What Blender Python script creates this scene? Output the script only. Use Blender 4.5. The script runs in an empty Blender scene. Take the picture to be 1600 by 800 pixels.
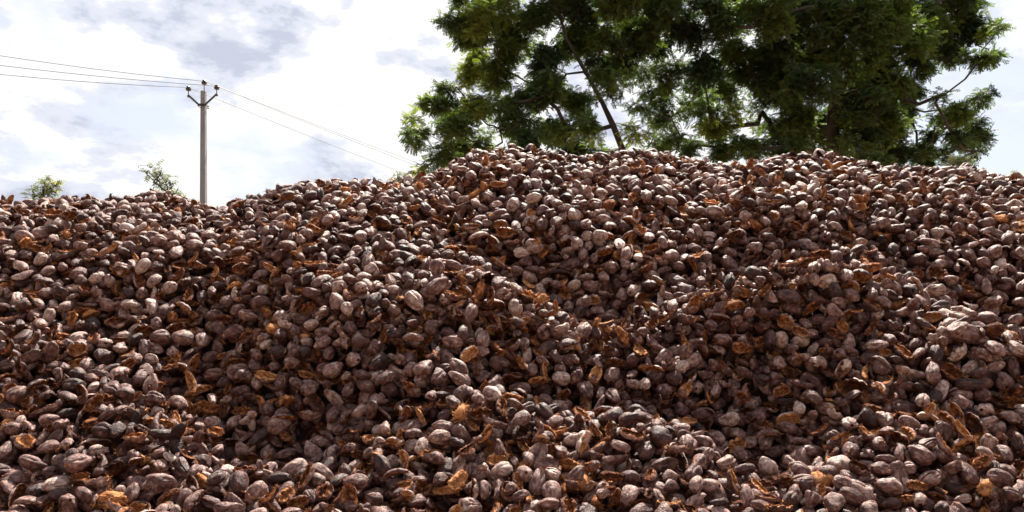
import bpy, math, random
import numpy as np
from mathutils import Vector, Matrix, Euler, noise

random.seed(11)
RNG = np.random.default_rng(11)
SC = bpy.context.scene
COL = SC.collection

# ------------------------------------------------------------------ camera, sky, sun
F_PX, CAM_Z, PITCH, HV = 1250.0, 1.6, 0.0, 560.0      # level camera with a raised frame: horizon at row 560 of 800
cam_d = bpy.data.cameras.new('camera')
cam_d.sensor_width = 36.0
cam_d.lens = 36.0 * F_PX / 1600.0
cam_d.shift_y = (HV - 400) / 1600.0
cam_d.clip_start, cam_d.clip_end = 0.1, 3000
cam = bpy.data.objects.new('camera', cam_d)
cam.location = (0, 0, CAM_Z)
cam.rotation_euler = (math.pi / 2 + PITCH, 0, 0)
COL.objects.link(cam)
SC.camera = cam

SUN_EL, SUN_AZ = math.radians(55), math.radians(14)      # azimuth measured from +Y (behind the heap) towards +X
sun_dir = Vector((math.sin(SUN_AZ) * math.cos(SUN_EL), math.cos(SUN_AZ) * math.cos(SUN_EL), math.sin(SUN_EL)))
sd = bpy.data.lights.new('sun', 'SUN')
sd.energy = 5.0
sd.angle = math.radians(0.5)
sd.color = (1.0, 0.91, 0.80)
so = bpy.data.objects.new('sun', sd)
so.rotation_euler = (-sun_dir).to_track_quat('-Z', 'Y').to_euler()
so.location = (8, 30, 40)
COL.objects.link(so)

SC.view_settings.view_transform = 'Standard'
SC.view_settings.look = 'None'
SC.view_settings.exposure = 1.55
SC.view_settings.gamma = 1.0

W = bpy.data.worlds.new('World')
SC.world = W
W.use_nodes = True


def N(nt, typ, **kw):
    n = nt.nodes.new(typ)
    for k, v in kw.items():
        if k == 'inp':
            for kk, vv in v.items():
                n.inputs[kk].default_value = vv
        else:
            setattr(n, k, v)
    return n


def ramp(nt, stops, interp='LINEAR'):
    r = nt.nodes.new('ShaderNodeValToRGB')
    r.color_ramp.interpolation = interp
    els = r.color_ramp.elements
    while len(els) < len(stops):
        els.new(0.5)
    for e, (p, c) in zip(els, stops):
        e.position = p
        e.color = (*c, 1) if len(c) == 3 else c
    return r


def build_world():
    nt = W.node_tree
    nt.nodes.clear()
    out = N(nt, 'ShaderNodeOutputWorld')
    bg = N(nt, 'ShaderNodeBackground', inp={'Strength': 0.05})
    nt.links.new(bg.outputs[0], out.inputs[0])
    sky = N(nt, 'ShaderNodeTexSky')
    sky.sky_type = 'NISHITA'
    sky.sun_disc = False
    sky.sun_elevation = SUN_EL
    sky.sun_rotation = SUN_AZ
    sky.air_density = 1.0
    sky.dust_density = 1.0
    tc = N(nt, 'ShaderNodeTexCoord')
    mp = N(nt, 'ShaderNodeMapping')
    mp.inputs['Scale'].default_value = (1.0, 1.0, 1.9)
    mp.inputs['Location'].default_value = (3.1, 0.7, 0.3)
    nt.links.new(tc.outputs['Generated'], mp.inputs['Vector'])
    n1 = N(nt, 'ShaderNodeTexNoise', inp={'Scale': 3.0, 'Detail': 9.0, 'Roughness': 0.56, 'Distortion': 0.1})
    nt.links.new(mp.outputs[0], n1.inputs['Vector'])
    cov = ramp(nt, [(0.38, (0, 0, 0)), (0.50, (1, 1, 1))], 'EASE')
    nt.links.new(n1.outputs[0], cov.inputs[0])
    # cloud body: white tops with slightly lilac grey undersides
    n2 = N(nt, 'ShaderNodeTexNoise', inp={'Scale': 5.5, 'Detail': 9.0, 'Roughness': 0.6, 'Distortion': 0.1})
    mp2 = N(nt, 'ShaderNodeMapping')
    mp2.inputs['Location'].default_value = (7.3, 2.2, 5.1)
    mp2.inputs['Scale'].default_value = (1.0, 1.0, 2.2)
    nt.links.new(tc.outputs['Generated'], mp2.inputs['Vector'])
    nt.links.new(mp2.outputs[0], n2.inputs['Vector'])
    body = ramp(nt, [(0.37, (0.60, 0.64, 0.77)), (0.43, (0.80, 0.83, 0.93)), (0.49, (1.03, 1.03, 1.03))], 'EASE')
    nt.links.new(n2.outputs[0], body.inputs[0])
    sc = N(nt, 'ShaderNodeMix', data_type='RGBA', blend_type='MULTIPLY')
    sc.inputs[0].default_value = 1
    sc.inputs[7].default_value = (7.1, 7.1, 7.1, 1)
    nt.links.new(body.outputs[0], sc.inputs[6])
    # thin veil in the gaps: the blue sky lightened by haze
    veil = N(nt, 'ShaderNodeMix', data_type='RGBA')
    veil.inputs[0].default_value = 0.78
    veil.inputs[7].default_value = (6.4, 6.7, 7.4, 1)
    nt.links.new(sky.outputs[0], veil.inputs[6])
    # added falloff: unseen sky away from the sun dimmed to weaken fill light
    dt = N(nt, 'ShaderNodeVectorMath', operation='DOT_PRODUCT')
    dt.inputs[1].default_value = tuple(sun_dir)
    nt.links.new(tc.outputs['Generated'], dt.inputs[0])
    fall = N(nt, 'ShaderNodeMapRange', inp={'From Min': -0.6, 'From Max': 0.55, 'To Min': 0.14, 'To Max': 1.0})
    nt.links.new(dt.outputs['Value'], fall.inputs['Value'])
    mul = N(nt, 'ShaderNodeVectorMath', operation='SCALE')
    mix = N(nt, 'ShaderNodeMix', data_type='RGBA')
    nt.links.new(cov.outputs[0], mix.inputs[0])
    nt.links.new(veil.outputs[2], mix.inputs[6])
    nt.links.new(sc.outputs[2], mix.inputs[7])
    nt.links.new(mix.outputs[2], mul.inputs[0]); nt.links.new(fall.outputs[0], mul.inputs['Scale'])
    nt.links.new(mul.outputs[0], bg.inputs[0])


build_world()

# ------------------------------------------------------------------ helpers
CP, SP_ = math.cos(PITCH), math.sin(PITCH)


def ray(u, v):
    a, s = (u - 800) / F_PX, (HV - v) / F_PX
    return np.array([a, CP - s * SP_, SP_ + s * CP])


def at(u, v, D):
    r = ray(u, v)
    k = D / r[1]
    return Vector((r[0] * k, D, CAM_Z + r[2] * k))


def project(P):
    x, y, z = P[..., 0], P[..., 1], P[..., 2] - CAM_Z
    f = y * CP + z * SP_
    up = -y * SP_ + z * CP
    return 800 + F_PX * x / f, HV - F_PX * up / f, f


def link(name, data, parent=None):
    o = bpy.data.objects.new(name, data)
    COL.objects.link(o)
    if parent is not None:
        o.parent = parent
    return o


def tag(o, label=None, cat=None, group=None, kind=None):
    if label: o['label'] = label
    if cat: o['category'] = cat
    if group: o['group'] = group
    if kind: o['kind'] = kind
    return o


class MB:
    """collects vertices, faces and material indices"""
    def __init__(s):
        s.v, s.f, s.m = [], [], []

    def add(s, vs, fs, mat=0):
        b = len(s.v)
        s.v.extend(vs)
        s.f.extend([tuple(b + i for i in f) for f in fs])
        s.m.extend([mat] * len(fs))

    def merge(s, o):
        b = len(s.v)
        s.v.extend(o.v)
        s.f.extend([tuple(b + i for i in f) for f in o.f])
        s.m.extend(o.m)

    def tube(s, pts, rad, n=6, mat=0, cap=True):
        pts = [Vector(p) for p in pts]
        b = len(s.v)
        prev = None
        for i, p in enumerate(pts):
            t = (pts[min(i + 1, len(pts) - 1)] - pts[max(i - 1, 0)]).normalized()
            if prev is None:
                r = t.orthogonal().normalized()
            else:
                r = (prev - t * prev.dot(t)).normalized()
            prev = r
            q = t.cross(r)
            R = rad[i] if hasattr(rad, '__len__') else rad
            for k in range(n):
                a = 2 * math.pi * k / n
                s.v.append(tuple(p + (r * math.cos(a) + q * math.sin(a)) * R))
        for i in range(len(pts) - 1):
            for k in range(n):
                k2 = (k + 1) % n
                s.f.append((b + i * n + k, b + i * n + k2, b + (i + 1) * n + k2, b + (i + 1) * n + k))
                s.m.append(mat)
        if cap:
            s.f.append(tuple(b + k for k in reversed(range(n))))
            s.f.append(tuple(b + (len(pts) - 1) * n + k for k in range(n)))
            s.m += [mat, mat]

    def lathe(s, prof, n=16, org=(0, 0, 0), mat=0):
        b = len(s.v)
        for r, z in prof:
            for k in range(n):
                a = 2 * math.pi * k / n
                s.v.append((org[0] + r * math.cos(a), org[1] + r * math.sin(a), org[2] + z))
        for i in range(len(prof) - 1):
            for k in range(n):
                k2 = (k + 1) % n
                s.f.append((b + i * n + k, b + i * n + k2, b + (i + 1) * n + k2, b + (i + 1) * n + k))
                s.m.append(mat)
        s.f.append(tuple(b + k for k in reversed(range(n))))
        s.f.append(tuple(b + (len(prof) - 1) * n + k for k in range(n)))
        s.m += [mat, mat]

    def mesh(s, name, mats, smooth=True, lp=False):
        me = bpy.data.meshes.new(name)
        me.from_pydata([tuple(v) for v in s.v], [], s.f)
        for m in mats:
            me.materials.append(m)
        me.polygons.foreach_set('material_index', s.m)
        if smooth:
            me.polygons.foreach_set('use_smooth', [True] * len(s.f))
        if lp:
            a = me.attributes.new('lp', 'FLOAT_VECTOR', 'POINT')
            a.data.foreach_set('vector', np.array(s.v, dtype=np.float32).ravel())
        me.update()
        return me


def new_mat(name):
    m = bpy.data.materials.new(name)
    m.use_nodes = True
    nt = m.node_tree
    b = nt.nodes['Principled BSDF']
    return m, nt, b


# ------------------------------------------------------------------ materials
def mat_skin():
    m, nt, b = new_mat('husk_skin')
    L = nt.links.new
    lp = N(nt, 'ShaderNodeAttribute', attribute_type='GEOMETRY', attribute_name='lp')
    tone = N(nt, 'ShaderNodeAttribute', attribute_type='INSTANCER', attribute_name='tone')
    off = N(nt, 'ShaderNodeVectorMath', operation='SCALE'); off.inputs[0].default_value = (37., 61., 23.)
    L(tone.outputs['Fac'], off.inputs['Scale'])
    add = N(nt, 'ShaderNodeVectorMath', operation='ADD')
    L(lp.outputs['Vector'], add.inputs[0]); L(off.outputs[0], add.inputs[1])
    # long streaks following the fibres
    mp = N(nt, 'ShaderNodeMapping'); mp.inputs['Scale'].default_value = (9, 60, 60)
    L(add.outputs[0], mp.inputs[0])
    st = N(nt, 'ShaderNodeTexNoise', inp={'Scale': 1.0, 'Detail': 5.0, 'Roughness': 0.6, 'Distortion': 0.6})
    L(mp.outputs[0], st.inputs['Vector'])
    bl = N(nt, 'ShaderNodeTexNoise', inp={'Scale': 16.0, 'Detail': 5.0, 'Roughness': 0.6, 'Distortion': 0.4})
    L(add.outputs[0], bl.inputs['Vector'])
    cr = ramp(nt, [(0.0, (0.010, 0.0035, 0.003)), (0.3, (0.038, 0.013, 0.011)), (0.56, (0.128, 0.053, 0.045)),
                   (0.80, (0.33, 0.195, 0.165)), (1.0, (0.56, 0.41, 0.355))])
    s1 = N(nt, 'ShaderNodeMath', operation='MULTIPLY_ADD'); s1.inputs[1].default_value = 0.32; s1.inputs[2].default_value = -0.16
    L(st.outputs[0], s1.inputs[0])
    s2 = N(nt, 'ShaderNodeMath', operation='MULTIPLY_ADD'); s2.inputs[1].default_value = 1.3; s2.inputs[2].default_value = -0.65
    L(bl.outputs[0], s2.inputs[0])
    s3 = N(nt, 'ShaderNodeMath', operation='ADD'); L(s1.outputs[0], s3.inputs[0]); L(s2.outputs[0], s3.inputs[1])
    s4 = N(nt, 'ShaderNodeMath', operation='ADD', use_clamp=True); L(s3.outputs[0], s4.inputs[0]); L(tone.outputs['Fac'], s4.inputs[1])
    L(s4.outputs[0], cr.inputs[0])
    # rusty brown blotches where the skin has rubbed off
    bl2 = N(nt, 'ShaderNodeTexNoise', inp={'Scale': 9.0, 'Detail': 6.0, 'Roughness': 0.65, 'Distortion': 1.0})
    mp2 = N(nt, 'ShaderNodeMapping'); mp2.inputs['Location'].default_value = (5, 9, 2); L(add.outputs[0], mp2.inputs[0]); L(mp2.outputs[0], bl2.inputs['Vector'])
    r2 = ramp(nt, [(0.56, (0, 0, 0)), (0.66, (1, 1, 1))]); L(bl2.outputs[0], r2.inputs[0])
    f2 = N(nt, 'ShaderNodeMath', operation='MULTIPLY'); f2.inputs[1].default_value = 0.6; L(r2.outputs[0], f2.inputs[0])
    mx = N(nt, 'ShaderNodeMix', data_type='RGBA'); L(f2.outputs[0], mx.inputs[0]); L(cr.outputs[0], mx.inputs[6])
    mx.inputs[7].default_value = (0.14, 0.048, 0.028, 1)
    # fine dark cracks
    vo = N(nt, 'ShaderNodeTexVoronoi', feature='DISTANCE_TO_EDGE'); vo.inputs['Scale'].default_value = 1.0
    mp3 = N(nt, 'ShaderNodeMapping'); mp3.inputs['Scale'].default_value = (10, 34, 34)
    wv = N(nt, 'ShaderNodeMix', data_type='RGBA', blend_type='LINEAR_LIGHT'); wv.inputs[0].default_value = 0.04
    L(add.outputs[0], wv.inputs[6]); L(bl.outputs[1], wv.inputs[7]); L(wv.outputs[2], mp3.inputs[0]); L(mp3.outputs[0], vo.inputs['Vector'])
    rc = ramp(nt, [(0.0, (0.22, 0.22, 0.22)), (0.07, (1, 1, 1))]); L(vo.outputs[0], rc.inputs[0])
    mu = N(nt, 'ShaderNodeMix', data_type='RGBA', blend_type='MULTIPLY'); mu.inputs[0].default_value = 0.3
    L(mx.outputs[2], mu.inputs[6]); L(rc.outputs[0], mu.inputs[7])
    L(mu.outputs[2], b.inputs['Base Color'])
    b.inputs['Roughness'].default_value = 0.56
    b.inputs['Specular IOR Level'].default_value = 0.38
    hs = N(nt, 'ShaderNodeMath', operation='MULTIPLY_ADD'); hs.inputs[1].default_value = 0.6; L(rc.outputs[0], hs.inputs[0]); L(s3.outputs[0], hs.inputs[2])
    bp = N(nt, 'ShaderNodeBump', inp={'Strength': 1.0, 'Distance': 0.012})
    L(hs.outputs[0], bp.inputs['Height']); L(bp.outputs[0], b.inputs['Normal'])
    return m


def mat_fibre():
    m, nt, b = new_mat('husk_fibre')
    L = nt.links.new
    lp = N(nt, 'ShaderNodeAttribute', attribute_type='GEOMETRY', attribute_name='lp')
    tone = N(nt, 'ShaderNodeAttribute', attribute_type='INSTANCER', attribute_name='fresh')
    off = N(nt, 'ShaderNodeVectorMath', operation='SCALE'); off.inputs[0].default_value = (17., 41., 29.)
    L(tone.outputs['Fac'], off.inputs['Scale'])
    add = N(nt, 'ShaderNodeVectorMath', operation='ADD')
    L(lp.outputs['Vector'], add.inputs[0]); L(off.outputs[0], add.inputs[1])
    mp = N(nt, 'ShaderNodeMapping'); mp.inputs['Scale'].default_value = (16, 110, 110)
    L(add.outputs[0], mp.inputs[0])
    st = N(nt, 'ShaderNodeTexNoise', inp={'Scale': 1.0, 'Detail': 5.0, 'Roughness': 0.65, 'Distortion': 1.2})
    L(mp.outputs[0], st.inputs['Vector'])
    cr = ramp(nt, [(0.0, (0.024, 0.007, 0.005)), (0.35, (0.10, 0.030, 0.014)), (0.62, (0.30, 0.100, 0.036)), (1.0, (0.70, 0.33, 0.14))])
    s1 = N(nt, 'ShaderNodeMath', operation='MULTIPLY_ADD'); s1.inputs[1].default_value = 1.7; s1.inputs[2].default_value = -0.85
    L(st.outputs[0], s1.inputs[0])
    s4 = N(nt, 'ShaderNodeMath', operation='ADD', use_clamp=True); L(s1.outputs[0], s4.inputs[0]); L(tone.outputs['Fac'], s4.inputs[1])
    bn = N(nt, 'ShaderNodeTexNoise', inp={'Scale': 22.0, 'Detail': 4.0, 'Roughness': 0.6}); L(add.outputs[0], bn.inputs['Vector'])
    s5 = N(nt, 'ShaderNodeMath', operation='MULTIPLY_ADD', use_clamp=True); s5.inputs[1].default_value = 1.6
    s6 = N(nt, 'ShaderNodeMath', operation='SUBTRACT'); s6.inputs[1].default_value = 0.8; L(s4.outputs[0], s6.inputs[0])
    L(bn.outputs[0], s5.inputs[0]); L(s6.outputs[0], s5.inputs[2])
    L(s5.outputs[0], cr.inputs[0])
    L(cr.outputs[0], b.inputs['Base Color'])
    b.inputs['Roughness'].default_value = 0.85
    b.inputs['Specular IOR Level'].default_value = 0.2
    bp = N(nt, 'ShaderNodeBump', inp={'Strength': 1.0, 'Distance': 0.018})
    L(st.outputs[0], bp.inputs['Height']); L(bp.outputs[0], b.inputs['Normal'])
    return m


def mat_noise(name, c1, c2, scale, rough=0.9, bump=0.3, dist=0.02, stretch=(1, 1, 1)):
    m, nt, b = new_mat(name)
    L = nt.links.new
    tc = N(nt, 'ShaderNodeTexCoord')
    mp = N(nt, 'ShaderNodeMapping'); mp.inputs['Scale'].default_value = stretch
    L(tc.outputs['Object'], mp.inputs[0])
    n = N(nt, 'ShaderNodeTexNoise', inp={'Scale': scale, 'Detail': 8.0, 'Roughness': 0.65, 'Distortion': 0.3})
    L(mp.outputs[0], n.inputs['Vector'])
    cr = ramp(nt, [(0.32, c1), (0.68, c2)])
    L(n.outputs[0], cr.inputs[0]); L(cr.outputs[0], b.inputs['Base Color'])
    b.inputs['Roughness'].default_value = rough
    bp = N(nt, 'ShaderNodeBump', inp={'Strength': bump, 'Distance': dist})
    L(n.outputs[0], bp.inputs['Height']); L(bp.outputs[0], b.inputs['Normal'])
    return m


def mat_leaf(name, dark, light, trans, ts=0.45):
    m = bpy.data.materials.new(name)
    m.use_nodes = True
    nt = m.node_tree
    nt.nodes.clear()
    L = nt.links.new
    out = N(nt, 'ShaderNodeOutputMaterial')
    r = N(nt, 'ShaderNodeAttribute', attribute_type='INSTANCER', attribute_name='tone')
    cr = ramp(nt, [(0.0, dark), (0.75, light), (1.0, tuple(min(1, c * k) for c, k in zip(light, (1.7, 1.35, 0.9))))])
    L(r.outputs['Fac'], cr.inputs[0])
    df = N(nt, 'ShaderNodeBsdfPrincipled', inp={'Roughness': 0.5, 'Specular IOR Level': 0.35})
    L(cr.outputs[0], df.inputs['Base Color'])
    tl = N(nt, 'ShaderNodeBsdfTranslucent')
    tm = N(nt, 'ShaderNodeMix', data_type='RGBA', blend_type='MULTIPLY'); tm.inputs[0].default_value = 1
    tm.inputs[7].default_value = (*trans, 1)
    L(cr.outputs[0], tm.inputs[6]); L(tm.outputs[2], tl.inputs[0])
    ms = N(nt, 'ShaderNodeMixShader'); ms.inputs[0].default_value = ts
    L(df.outputs[0], ms.inputs[1]); L(tl.outputs[0], ms.inputs[2]); L(ms.outputs[0], out.inputs[0])
    return m


M_SKIN, M_FIB = mat_skin(), mat_fibre()
M_CORE = mat_noise('heap_gap_shade', (0.010, 0.005, 0.004), (0.035, 0.015, 0.010), 14, bump=1.0, dist=0.04)  # near-black core colour stands in for deep shade in gaps between husks
M_SOIL = mat_noise('dry_soil', (0.16, 0.10, 0.06), (0.28, 0.19, 0.12), 3.0, bump=0.6, dist=0.03)
M_BARK = mat_noise('bark', (0.02, 0.015, 0.013), (0.065, 0.048, 0.038), 9, bump=1.0, dist=0.03, stretch=(1, 1, 0.25))
M_CONC = mat_noise('weathered_concrete', (0.19, 0.198, 0.215), (0.29, 0.298, 0.315), 5, bump=0.4, dist=0.01, stretch=(1, 1, 0.3))
M_STEEL = mat_noise('dull_steel', (0.035, 0.03, 0.035), (0.08, 0.07, 0.07), 20, rough=0.55, bump=0.1)
M_PORC = mat_noise('brown_porcelain', (0.03, 0.02, 0.025), (0.055, 0.035, 0.035), 10, rough=0.25, bump=0.0)
M_WIRE = mat_noise('aluminium_wire', (0.12, 0.12, 0.14), (0.2, 0.2, 0.22), 3, rough=0.6, bump=0.0)
M_LEAF = mat_leaf('tree_leaf', (0.013, 0.028, 0.012), (0.082, 0.122, 0.030), (2.0, 2.2, 1.0), .45)
M_LEAF2 = mat_leaf('sapling_leaf', (0.07, 0.085, 0.06), (0.16, 0.18, 0.11), (1.6, 1.8, 1.2))

# ------------------------------------------------------------------ ground
g = MB()
gn = 24
for i in range(gn + 1):
    for j in range(gn + 1):
        x = -1500 + 3000 * i / gn
        y = -1500 + 3000 * j / gn
        g.v.append((x, y, 0))
for i in range(gn):
    for j in range(gn):
        a = i * (gn + 1) + j
        g.f.append((a, a + gn + 1, a + gn + 2, a + 1)); g.m.append(0)
tag(link('ground', g.mesh('ground', [M_SOIL])), kind='structure')

# ------------------------------------------------------------------ heap surface
RIDGE = np.array([(-700, 345), (-300, 330), (0, 322), (50, 322), (100, 314), (150, 316), (200, 316), (250, 308), (285, 317), (320, 328), (345, 330),
                  (370, 318), (410, 311), (450, 296), (500, 292), (560, 289), (620, 290), (680, 281), (720, 256), (760, 240),
                  (800, 237), (850, 240), (900, 250), (960, 248), (1010, 242), (1060, 250), (1100, 257), (1150, 262),
                  (1200, 253), (1250, 245), (1300, 250), (1340, 256), (1400, 270), (1450, 273), (1500, 267), (1550, 277),
                  (1600, 280), (1900, 290), (2300, 310)], float)
RIDGE_D = np.array([(-700, 11.0), (0, 11.2), (320, 11.6), (450, 11.2), (680, 11.6), (760, 12.2), (1100, 12.6), (1300, 12.3), (1600, 12.0), (2300, 11.6)], float)
TOE_Y = 5.5
# (u, v, along-slope size m, sideways size m, height m): lumps and hollows on the heap's face
LUMPS = [(90, 395, .5, .9, .20), (40, 560, .45, .8, .16), (250, 440, .4, .7, .2), (330, 590, .5, .7, -.28), (410, 640, .45, .7, -.26), (180, 650, .4, .7, .14),
         (420, 400, .4, .7, .16), (500, 500, .35, .6, .16), (600, 540, .4, .7, .26), (520, 660, .4, .7, -.24), (640, 420, .5, .7, .12),
         (730, 335, .5, .5, -.22), (800, 390, .5, .6, -.24), (900, 430, .5, .7, -.28), (1010, 460, .5, .7, -.24),
         (700, 480, .35, .6, .14), (820, 510, .35, .7, .20), (900, 600, .4, .7, -.24), (1040, 520, .35, .7, .20), (1170, 510, .32, .8, .26), (1290, 490, .35, .7, .2),
         (1080, 610, .4, .6, -.22), (1180, 650, .35, .6, -.22), (1280, 690, .35, .6, -.2), (1000, 680, .35, .6, .12),
         (1200, 410, .5, .8, -.2), (1400, 500, .35, .8, .22), (1380, 400, .5, .8, -.18), (1550, 460, .45, .8, -.26), (1480, 590, .35, .8, .24), (1570, 620, .35, .6, .2),
         (740, 650, .35, .6, .16), (300, 720, .35, .8, .12), (1420, 720, .4, .9, .14), (850, 340, .3, .6, .12), (1230, 330, .35, .8, .14), (120, 520, .4, .6, -.16)]


def surf0(x, y):
    """height of the smooth heap above the ground"""
    u = 800 + F_PX * x / np.maximum(y, 1.0)
    rd = np.interp(u, RIDGE_D[:, 0], RIDGE_D[:, 1])
    rv = np.interp(u, RIDGE[:, 0], RIDGE[:, 1]) + 2
    s = (HV - rv) / F_PX
    zr = CAM_Z + (SP_ + s * CP) / (CP - s * SP_) * rd - 0.02
    t = (y - TOE_Y) / (rd - TOE_Y)
    tc = np.clip(t, 0, 1)
    g = 1.13 * tc - 0.13 * tc ** 4 + 0.0
    g = g - 0.034 * np.sin(tc * 2 * np.pi)
    
    z = zr * g / (1.0)
    back = np.maximum(y - rd, 0)
    z = np.where(t > 1, zr - 0.10 * back - 0.22 * np.maximum(back - .5, 0) ** 1.3, z)
    return z, t


# lumps are placed on the smooth heap where their ray meets it
LW = []
for (u, v, sy, sx, h) in LUMPS:
    r = ray(u, v)
    for D in np.arange(6, 13, 0.02):
        k = D / r[1]
        z = CAM_Z + r[2] * k
        if z <= surf0(np.array([r[0] * k]), np.array([D]))[0][0]:
            LW.append((r[0] * k, D, sy, sx, h))
            break


def surf(x, y):
    z, t = surf0(x, y)
    damp = np.clip((1.0 - t) / 0.12, 0, 1) * np.clip(t / 0.1, 0, 1)
    for (lx, ly, sy, sx, h) in LW:
        z = z + 1.35 * h * damp * np.exp(-((x - lx) / sx) ** 2 - ((y - ly) / (sy * 1.1)) ** 2)
    z = z + damp * 0.06 * (np.sin(x * 2.3 + y * 1.1) * np.sin(y * 3.1 - x * .7 + 1) + 0.7 * np.sin(x * 5.1 + 2 * np.sin(y * 2)) * np.sin(y * 5.7 + x))
    return z


ALPHA = math.radians(32)
E2 = np.array([0, math.cos(ALPHA), math.sin(ALPHA)])
E3 = np.array([0, -math.sin(ALPHA), math.cos(ALPHA)])
CELL = 0.022
X0, X1 = -10.2, 10.2
xs = np.arange(X0, X1, CELL)
yy = np.arange(4.6, 15.0, 0.02)
S0, S1 = 4.4, 13.6
ss = np.arange(S0, S1, CELL)
T = np.zeros((len(xs), len(ss)), np.float32)
for i, x in enumerate(xs):
    z = surf(np.full_like(yy, x), yy)
    s = yy * E2[1] + z * E2[2]
    d = yy * E3[1] + z * E3[2]
    o = np.maximum.accumulate(s)
    T[i] = np.interp(ss, o, d)

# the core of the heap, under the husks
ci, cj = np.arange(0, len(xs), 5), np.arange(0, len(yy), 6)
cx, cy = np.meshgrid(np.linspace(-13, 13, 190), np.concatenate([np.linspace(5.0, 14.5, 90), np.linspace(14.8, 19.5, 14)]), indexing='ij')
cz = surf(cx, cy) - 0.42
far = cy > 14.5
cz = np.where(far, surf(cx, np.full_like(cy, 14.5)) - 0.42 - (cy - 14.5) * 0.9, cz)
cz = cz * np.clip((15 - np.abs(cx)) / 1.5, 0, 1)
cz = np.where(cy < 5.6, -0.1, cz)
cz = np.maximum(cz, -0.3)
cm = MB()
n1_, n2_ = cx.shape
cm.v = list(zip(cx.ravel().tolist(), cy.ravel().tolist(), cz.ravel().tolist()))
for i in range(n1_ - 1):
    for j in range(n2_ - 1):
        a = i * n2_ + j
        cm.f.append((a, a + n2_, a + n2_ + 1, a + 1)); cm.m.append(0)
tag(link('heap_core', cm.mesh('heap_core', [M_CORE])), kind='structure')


# ------------------------------------------------------------------ husk shapes
def sheet(nu, nv, fn):
    vs = [fn(i / nu, j / nv) for i in range(nu + 1) for j in range(nv + 1)]
    fs = [(i * (nv + 1) + j, (i + 1) * (nv + 1) + j, (i + 1) * (nv + 1) + j + 1, i * (nv + 1) + j + 1) for i in range(nu) for j in range(nv)]
    return vs, fs


def ridge(th, seed, tt):
    """shrivelled ribs running from stem to tip"""
    w = th + 0.25 * math.sin(tt * 1.5 + seed) + 0.3 * noise.noise(Vector((th, tt * 2, seed)))
    return (1 - 2 * abs(math.sin(w * 2.5 + seed))) * (0.5 + noise.noise(Vector((math.cos(th) * 2, math.sin(th) * 2, seed * 2 + tt))) + .3)


def petal(a, b, th0, th1, beta, seed, thick=0.38, torn=0.0, p0=0.04, p1=0.97, squash=1.0, nu=16, nv=10, rough=1.0):
    """one segment of a coconut husk: skin outside, fibre inside, hinged at the stem end"""
    sv = Vector((seed * 7.13, seed * 3.7, seed * 1.9))
    a, b = a * 1.0, b * 1.06
    thm = (th0 + th1) / 2
    hinge = Vector((-a, 0, 0))
    rot = Matrix.Rotation(beta, 3, Vector((0, math.sin(thm), -math.cos(thm)))) if abs(beta) > 1e-4 else Matrix.Identity(3)
    half = (th1 - th0) / 2

    def base(uu, vv, inner):
        e0 = p0 + torn * 0.10 * noise.noise(Vector((vv * 3, seed, 1)))
        e1 = p1 - torn * 0.16 * abs(noise.noise(Vector((vv * 5, seed, 4))))
        ph = (e0 + (e1 - e0) * uu) * math.pi
        w = 1 + torn * (0.20 * noise.noise(Vector((uu * 5, seed * 3, 9 if vv > .5 else 2))) + 0.12 * noise.noise(Vector((uu * 14, seed * 3, 19 if vv > .5 else 12)))) - min(torn, 1) * .08
        th = thm + (vv * 2 - 1) * half * w
        tt = -math.cos(ph)
        r = b * (max(math.sin(ph), 0.0) ** 0.82) * (1 - 0.10 * tt) * (1 + 0.045 * math.cos(3 * th + seed))
        x = a * tt * (1.0 + 0.04 * math.sin(ph))
        q = Vector((x * 9, math.cos(th) * 1.3, math.sin(th) * 1.3))
        r *= 1 + rough * 0.17 * noise.noise(q + sv) + rough * 0.08 * noise.noise(q * 2.7 + sv)
        r *= 1 + rough * 0.02 * ridge(th, seed, tt)
        edge = min(vv, 1 - vv) * 2 * half
        if half < 3.0:
            r *= 1 - 0.26 * math.exp(-(edge / 0.22) ** 2)
        if inner:
            k = thick * (1 + 0.5 * noise.noise(q * 1.7 - sv)) * (0.55 + 0.45 * math.sin(ph))
            r = r * (1 - k) + 0.026 * noise.noise(q * 3 + sv) * math.sin(ph) + 0.016 * noise.noise(Vector((tt * 3, th * 5, seed)))
            x *= 1 - 0.22 * thick
        else:
            r += 0.0035 * rough * noise.noise(Vector((x * 14, th * 9, seed)))
        p = Vector((x, r * math.cos(th), r * math.sin(th) * squash))
        p = rot @ (p - hinge) + hinge
        return p

    m = MB()
    vo, fo = sheet(nu, nv, lambda u, v: base(u, v, False))
    m.add(vo, [tuple(reversed(f)) for f in fo], 0)
    vi, fi = sheet(nu, nv, lambda u, v: base(u, v, True))
    m.add(vi, fi, 1)
    off = len(vo)
    loop = [j for j in range(nv + 1)] + [i * (nv + 1) + nv for i in range(1, nu + 1)] + \
           [nu * (nv + 1) + j for j in range(nv - 1, -1, -1)] + [i * (nv + 1) for i in range(nu - 1, 0, -1)]
    # torn rim between the two skins, its middle pushed about so the edge reads ragged
    mid = []
    for i in loop:
        p = (Vector(vo[i]) + Vector(vi[i])) / 2
        p += Vector((noise.noise(p * 60 + sv), noise.noise(p * 60 - sv), noise.noise(p * 55))) * 0.008
        mid.append(p)
    b0 = len(m.v)
    m.v.extend(vo[i] for i in loop); m.v.extend(mid); m.v.extend(vi[i] for i in loop)
    n = len(loop)
    for k in range(n):
        k2 = (k + 1) % n
        m.f.append((b0 + k, b0 + k2, b0 + n + k2, b0 + n + k)); m.m.append(1)
        m.f.append((b0 + n + k, b0 + n + k2, b0 + 2 * n + k2, b0 + 2 * n + k)); m.m.append(1)
    m.rim = mid
    m.inside = [Vector(p) for p in vi]
    m.v = [tuple(p) for p in m.v]
    return m


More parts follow.
